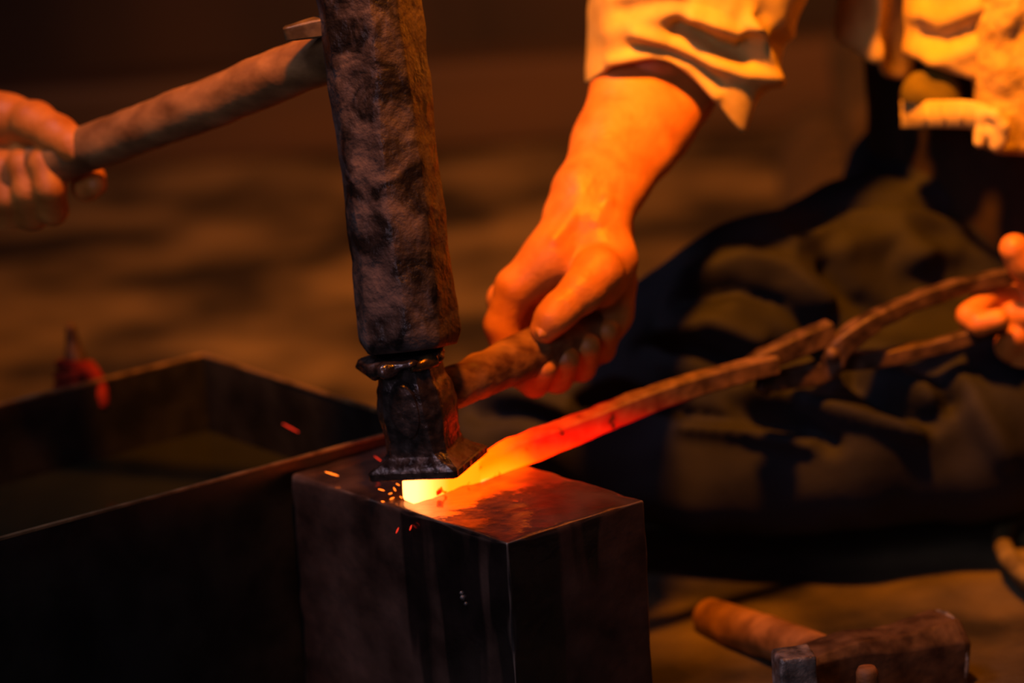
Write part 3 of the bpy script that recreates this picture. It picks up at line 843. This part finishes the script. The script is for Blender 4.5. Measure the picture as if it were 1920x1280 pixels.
# ------------------------------------------------------------------ the striker (only a hand and forearm are in view)
gs = SDF(at(-330, 470, .10) - Vector((0, .02, .02)), at(230, 60, .36) + Vector((.02, 0, .02)), .0024)
gs.chain([A(-330, 130, .33, .040), A(-180, 180, .29, .034), A(-70, 218, .262, .028)], .014)
gs.chain([A(-80, 222, .262, .026), A(10, 222, .240, .0155), A(70, 232, .222, .0150)], .014)
gs.chain([A(-70, 245, .27, .026), A(0, 255, .262, .020), A(80, 268, .250, .0165)], .014)
gs.chain([A(62, 230, .215, .0160), A(108, 254, .196, .0138), A(140, 274, .182, .0122), A(154, 284, .178, .0108)], .006)
gs.chain([A(80, 268, .25, .0150), A(140, 300, .244, .0125), A(168, 335, .226, .0110), A(162, 350, .206, .0100), A(178, 346, .196, .0088)], .004)
for k, (x, y0, y1) in enumerate(((92, 300, 400), (52, 304, 412), (14, 312, 428), (-24, 322, 432))):
    yy = .166 + .012 * k
    gs.chain([A(x - 12, y0 - 28, .235 + .01 * k, .0125), A(x - 6, y0 + 8, yy + .030, .0122), A(x + 2, (y0 + y1) / 2, yy + .022, .0115), A(x + 8, y1 - 6, yy + .036, .0105), A(x + 4, y1 - 4, yy + .066, .0098)], .0035)
gs.chain([A(-60, 260, .26, .024), A(30, 300, .262, .016), A(60, 330, .262, .015)], .012)
SX, SY = -.84, .66
g2 = SDF((SX - .30, .28, .0), (SX + .34, SY + .30, 1.14), .008)
g2.chain([((SX, SY, .22), .10), ((SX, SY - .02, .40), .105), ((SX, SY - .05, .62), .125), ((SX, SY - .06, .70), .10)], .05)
g2.cone((SX - .14, SY - .06, .71), (SX + .14, SY - .06, .71), .055, .055, .05)
g2.cone((SX, SY - .07, .75), (SX + .02, SY - .10, .85), .05, .048, .02)
g2.ell((SX + .03, SY - .12, .96), (.078, .098, .115), .02); g2.ell((SX + .045, SY - .165, .90), (.052, .055, .06), .02)
g2.cone((SX + .05, SY - .212, .965), (SX + .055, SY - .228, .935), .009, .014, .008)
for s_ in (-1, 1):
    g2.ell((SX + .03 + s_ * .078, SY - .105, .95), (.012, .022, .032), .006)
    g2.ell((SX + .045 + s_ * .034, SY - .222, .97), (.016, .014, .010), .008, cut=True); g2.ell((SX + .045 + s_ * .034, SY - .200, .97), (.012, .012, .010), .003)
g2.cone((SX + .03, SY - .222, .892), (SX + .065, SY - .222, .892), .004, .004, .006, cut=True)
g2.chain([((SX + .16, SY - .07, .70), .052), (np.array(at(-620, 30, .42)), .042), (np.array(at(-330, 130, .33)), .038)], .02)
g2.chain([((SX - .17, SY - .07, .70), .052), ((SX - .19, SY - .16, .45), .042), ((SX - .08, SY - .26, .33), .030), ((SX - .04, SY - .29, .315), .030)], .02)
for k in range(4): g2.chain([((SX - .05 + .018 * k, SY - .30, .315), .011), ((SX - .045 + .019 * k, SY - .335 - .004 * (k in (1, 2)), .305), .010), ((SX - .045 + .019 * k, SY - .352, .285), .009)], .004)
g2.chain([((SX - .01, SY - .27, .315), .013), ((SX + .03, SY - .285, .305), .011), ((SX + .042, SY - .305, .295), .009)], .004)
g2.chain([((SX - .08, SY, .20), .07), ((SX - .08, SY - .24, .22), .05), ((SX - .09, SY - .02, .07), .04), ((SX - .09, SY + .14, .05), .03)], .03)
g2.chain([((SX + .08, SY, .20), .07), ((SX + .14, SY - .20, .14), .05), ((SX + .10, SY + .02, .07), .04), ((SX + .10, SY + .14, .05), .03)], .03)
V, F = gs.verts(); V_, F_ = g2.verts(); F = np.concatenate([F, F_ + len(V)]); V = np.concatenate([V, V_])
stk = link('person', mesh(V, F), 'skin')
gh = SDF((SX - .10, SY - .28, .82), (SX + .16, SY + .03, 1.13), .006)
gh.ell((SX + .028, SY - .108, .975), (.086, .100, .118), .01); gh.ell((SX + .045, SY - .22, .93), (.07, .07, .085), .012, cut=True); gh.cone((SX - .2, SY - .13, .86), (SX + .2, SY - .13, .86), .045, .045, .01, cut=True)
Vh, Fh = gh.verts(); link('hair', mesh(Vh, Fh), 'hair', stk)
g3 = SDF((SX - .30, .30, .20), (SX + .34, SY + .28, .82), .007)
g3.chain([((SX, SY, .24), .135), ((SX, SY - .02, .40), .130), ((SX, SY - .05, .62), .148), ((SX, SY - .06, .70), .120)], .05); g3.cone((SX - .15, SY - .06, .71), (SX + .15, SY - .06, .71), .072, .072, .05)
g3.chain([((SX + .16, SY - .07, .70), .072), (np.array(at(-700, -60, .45)), .066)], .03); g3.chain([((SX - .17, SY - .07, .70), .072), ((SX - .19, SY - .16, .46), .062), ((SX - .13, SY - .22, .38), .054)], .03)
V, F = g3.verts(); V = V + normals(V, F) * np.array([.005 * noise.noise(Vector(p * 15)) for p in V])[:, None]; link('work_shirt', mesh(V, F), 'trousers', stk)
g3 = SDF((SX - .30, .28, .0), (SX + .34, SY + .32, .38), .007)
g3.ell((SX, SY, .20), (.155, .135, .11), .04)
g3.chain([((SX - .08, SY, .20), .10), ((SX - .08, SY - .24, .215), .075), ((SX - .09, SY - .02, .075), .065), ((SX - .09, SY + .12, .05), .045)], .03)
g3.chain([((SX + .08, SY, .20), .10), ((SX + .14, SY - .20, .14), .075), ((SX + .10, SY + .02, .075), .065), ((SX + .10, SY + .12, .05), .045)], .03)
V, F = g3.verts(); V = V + normals(V, F) * np.array([.005 * noise.noise(Vector(p * 15)) for p in V])[:, None]; V[:, 2] = np.maximum(V[:, 2], .002); link('trousers', mesh(V, F), 'trousers', stk); tag(stk, 'person whose bare hand grips the sledgehammer handle', 'person')
rows = []
for q in spine([tuple(at(-250, 150, .31)) + (.048,), tuple(at(-420, 100, .36)) + (.058,), tuple(at(-620, 30, .42)) + (.066,), tuple(at(-800, -140, .48)) + (.07,)], 26):
    rows.append([q[:3] + np.array((.25 * math.sin(a) * q[3], math.cos(a) * q[3], math.sin(a) * q[3])) for a in np.linspace(0, 2 * math.pi, 49)[:-1]])
o_ = link('sleeve', cloth(rows, wob=.006, seed=11), 'trousers', stk); thick(o_, .003)

# ------------------------------------------------------------------ quenching trough
RZ = .168
P2 = unz(797, 795, RZ); Pn = unz(0, 1010, RZ)
dv = (Pn - P2).normalized(); du = Vector((dv.y, -dv.x, 0))
if du.dot(unz(430, 650, RZ) - P2) < 0: du = -du
P2 = P2 + du * .004
TW = (unz(430, 650, RZ) - P2).dot(du); TL = .62
trough = empty('quenching_trough', P2 + dv * TL / 2 + du * TW / 2 - Vector((0, 0, RZ)))
tag(trough, 'open rectangular dark sheet-steel trough of water beside the anvil block', 'trough')


def wallbox(a, b_, z0, z1, t, m_, name, dn=.0004):
    a = Vector(a); b_ = Vector(b_); d = (b_ - a); L_ = d.length; d.normalize(); n = Vector((-d.y, d.x, 0))
    mt = Matrix((d, n, Vector((0, 0, 1)))).transposed().to_4x4(); c = (a + b_) / 2; mt.translation = Vector((c.x, c.y, (z0 + z1) / 2))
    me = round_box((L_ / 2, t / 2, (z1 - z0) / 2), min(t, z1 - z0) * .3, (30, 2, 6), dn=dn, rs=20, mtx=mt)
    return link(name, me, m_, trough)


q = [P2, P2 + dv * TL, P2 + dv * TL + du * TW, P2 + du * TW]
off = du * .0022
for k in range(4):
    a, b_ = q[k], q[(k + 1) % 4]
    wallbox(a, b_, .002, RZ - .0015, .0025, 'sheet', 'wall')
    wallbox(a, b_, RZ - .0025, RZ, .0034, 'rim', 'rim_edge', dn=.0002)
# bottom plate
c = (q[0] + q[2]) / 2; mt = Matrix((dv, Vector((-dv.y, dv.x, 0)), Vector((0, 0, 1)))).transposed().to_4x4(); mt.translation = Vector((c.x, c.y, .006))
link('bottom_plate', round_box((TL / 2 - .002, TW / 2 - .002, .003), .001, (4, 4, 2), mtx=mt), 'sheet', trough)
mt2 = mt.copy(); mt2.translation = Vector((c.x, c.y, .0585))
wt = link('water', round_box((TL / 2 - .0024, TW / 2 - .0024, .049), .0006, (20, 12, 2), mtx=mt2), 'water')
tag(wt, 'dark still water filling the steel trough', 'water')

# red cloth-wrapped tool leaning on the far rim of the trough
tool = empty('wrapped_tool', at(150, 742, .33)); tag(tool, 'small pointed tool wrapped in red cloth hung over the far trough rim', 'tool')
tb = [(148, 760, .345), (146, 720, .345), (142, 680, .345), (136, 640, .345), (131, 606, .345)]
link('shaft', sweep([at(*p) for p in tb], [(.010, .010), (.0125, .0125), (.0095, .0095), (.0055, .0055), (.0035, .0035)], n=30, seg=14, dn=.001, ds=70, up=(0, 1, 0)), 'tong', tool)
for k, y in enumerate((716, 700, 684)):
    r_ = (.0150, .0142, .0120)[k]; cc = at(145 - k * 1.5, y, .345); pts_ = [cc + Vector((math.cos(a) * r_, math.sin(a) * r_, .003 * math.cos(a + k))) for a in np.linspace(0, 2 * math.pi, 17)]
    link('cloth_wrap', sweep(pts_, [(.0036, .0042)] * 17, n=50, seg=10, dn=.001, ds=120), 'redrag', tool)
me = sweep([at(152, 700, .333), at(172, 700, .32), at(182, 716, .312), at(188, 740, .309), at(191, 764, .308)], [(.004, .005), (.006, .0065), (.0065, .006), (.006, .0055), (.0045, .004)], n=30, seg=12, dn=.001, ds=90, up=(0, 1, 0))
link('hanging_tail', me, 'redrag', tool)

# ------------------------------------------------------------------ hammer and scraps on the floor at the right
hc = at(1665, 1225, -.01)
ham = empty('hand_hammer', (hc.x, hc.y, 0)); tag(ham, 'round-faced hammer lying on the earth floor with its wooden handle', 'hammer')
a0 = at(1498, 1262, -.035); a1 = at(1778, 1224, .025)
ax = (a1 - a0).normalized(); HL = (a1 - a0).length
Rh = frame_from(ax, (0, 0, 1))
rings = []
for t, hx, hy, c in spine([(0, .013, .016, .004), (.10, .0165, .0175, .005), (.30, .0215, .020, .007), (.45, .0215, .021, .008), (.60, .0215, .0215, .009), (.80, .0255, .0245, .011), (.93, .0282, .027, .013), (.975, .0280, .0268, .013), (1.0, .0255, .0245, .012)], 50):
    rings.append([a0 + ax * HL * t + Rh @ Vector((v.x, v.y, 0)) + Vector((0, 0, .0)) + Rh @ Vector((v.x, v.y, 0)).normalized() * .0007 * nz((v.x, v.y, t), 60, 3) for v in chamfer_ring(hx, hy, c, sub=4)])
hm = link('head', loft(rings), 'darksteel', ham)
zmin = min((v.co.z for v in hm.data.vertices))
rings = []
NN = 40
for t, rr in ((.952, .0272), (.957, .0300), (.972, .0304), (.980, .0282)):
    rings.append([a0 + ax * HL * t + Rh @ Vector((math.cos(a) * rr * (1 + .05 * nz((math.cos(a), math.sin(a), t), 5)), math.sin(a) * rr * .95 * (1 + .05 * nz((math.cos(a), math.sin(a), t), 5)), 0)) for a in np.linspace(0, 2 * math.pi, NN + 1)[:-1]])
fr = link('worn_face_edge', loft(rings), 'steel', ham); fr['label'] = 'bright chipped edge round the hammer face'
e0 = a0.lerp(a1, .34) + Vector((0, 0, .002)); e1 = at(1322, 1158, .16)
me = sweep([e0, e0.lerp(e1, .25), e0.lerp(e1, .5), e0.lerp(e1, .75), e1], [(.011, .014), (.0125, .015), (.0135, .016), (.0145, .0165), (.0135, .015)], n=40, seg=18, dn=.001)
link('handle', me, 'wood', ham)

pcb = at(1492, 1300, -.085)
mt = Matrix.Rotation(math.radians(10), 4, 'Z'); mt.translation = Vector((pcb.x, pcb.y, .0)) + Vector((0, 0, at(1492, 1222, -.085).z / 2))
zz = at(1492, 1222, -.085).z
me = round_box((.0128, .0128, zz / 2), .0022, (10, 10, 20), rn=.9, dn=.0009, rs=90, mtx=mt)
sp = link('set_tool', me, 'steel'); tag(sp, 'short square bar of bright battered steel standing before the floor hammer', 'set tool')
pg = at(1628, 1300, -.085); zt = at(1628, 1250, -.085).z
me = sweep([Vector((pg.x, pg.y, .0)), Vector((pg.x, pg.y, zt * .5)), Vector((pg.x - .0005, pg.y, zt))], [(.0085, .0085), (.008, .008), (.0072, .0072)], n=16, seg=16, dn=.0008, up=(0, 1, 0))
o_ = link('wooden_peg', me, 'handle'); tag(o_, 'short brown wooden peg standing in front of the floor hammer', 'peg')

# straw hoop and leaves at the right edge, logs in the gloom behind the smith
hc2 = unz(1978, 1046, .012)
pts_ = [hc2 + Vector((math.cos(a) * .036, math.sin(a) * .085, .006)) for a in np.linspace(0, 2 * math.pi, 33)]
sh = empty('straw_sandal', (hc2.x, hc2.y, 0)); tag(sh, 'straw sandal lying on the floor by the folded leg', 'sandal')
link('rope_rim', sweep(pts_, [(.0075, .0075)] * 33, n=90, seg=12, dn=.0012, ds=120), 'straw', sh)
me = loft([[hc2 + Vector((math.cos(a) * .035 * s, math.sin(a) * .083 * s, z)) for a in np.linspace(0, 2 * math.pi, 41)[:-1]] for s, z in ((1, -.008), (1, .002), (.6, .004), (.2, .004))])
link('sole', me, 'straw', sh)
LOGS = [(.355, .055, .056, 'thick brown log on the floor at the outer end of the stack'), (.470, .052, .053, 'brown log on the floor between two others in the stack'),
        (.580, .055, .055, 'brown log on the floor hidden deepest behind the seated person'), (.410, .152, .050, 'upper log of the stack nearest the tan sleeve'), (.523, .150, .050, 'upper log of the stack beside the open jacket front')]
for k, (lx, lz, r_, lab) in enumerate(LOGS):
    c = Vector((lx, 1.0 + .02 * (k % 2), lz)); d = Vector((.06, 1, 0)).normalized(); ln = .45
    me = sweep([c, c + d * ln * .3, c + d * ln * .7, c + d * ln], [(r_, r_)] * 4, n=20, seg=24, dn=.003, ds=18, seed=k)
    o_ = link('log', me, 'log', sharp=50)
    tag(o_, lab, 'log', 'logs stacked behind the seated person')

# ------------------------------------------------------------------ sparks: glowing slivers of scale thrown from the bar
sparks = [(622, 888, 26, 17, 'spark', .03), (545, 802, 34, 28, 'spark_dull', .16), (715, 918, 12, 15, 'spark', -.01), (732, 925, 7, -20, 'spark', -.012), (740, 917, 8, 60, 'spark', -.012), (735, 934, 9, -25, 'spark', -.015), (752, 932, 6, 40, 'spark', -.018),
          (709, 860, 18, 35, 'spark_dull', .05), (770, 989, 11, -70, 'spark_dull', -.05), (745, 994, 12, -65, 'spark_dull', -.05), (931, 962, 15, 30, 'spark_dull', -.02), (718, 940, 6, 10, 'spark', -.02), (746, 908, 7, 30, 'spark', -.008), (1025, 935, 10, 15, 'spark_dull', -.03)]
for k, (x, y, ln, an, m_, Y) in enumerate(sparks):
    dx, dy_ = math.cos(math.radians(an)) * ln / 2, math.sin(math.radians(an)) * ln / 2
    a = at(x - dx, y - dy_, Y); b_ = at(x + dx, y + dy_, Y + .002)
    r_ = .0007 if ln < 20 else .0009
    me = sweep([a, a.lerp(b_, .5), b_], [(r_ * .5, r_ * .4), (r_, r_ * .7), (r_ * .4, r_ * .4)], n=7, seg=8)
    o_ = link('spark', me, m_)
    lab = 'bright orange sliver of glowing scale flying beside the tip of the bar' if m_ == 'spark' else 'dull red sliver of scale flying off the bar'
    lab = {0: 'long orange sliver of glowing scale above the bare corner of the anvil block', 1: 'thick red sliver of scale flying over the water trough', 7: 'thin red sliver of scale behind the flatter plate',
           8: 'short bright red sliver dropping past the front of the anvil block', 9: 'fainter red sliver dropping past the front of the anvil block'}.get(k, lab)
    tag(o_, lab, 'spark', 'sparks thrown off the glowing bar')
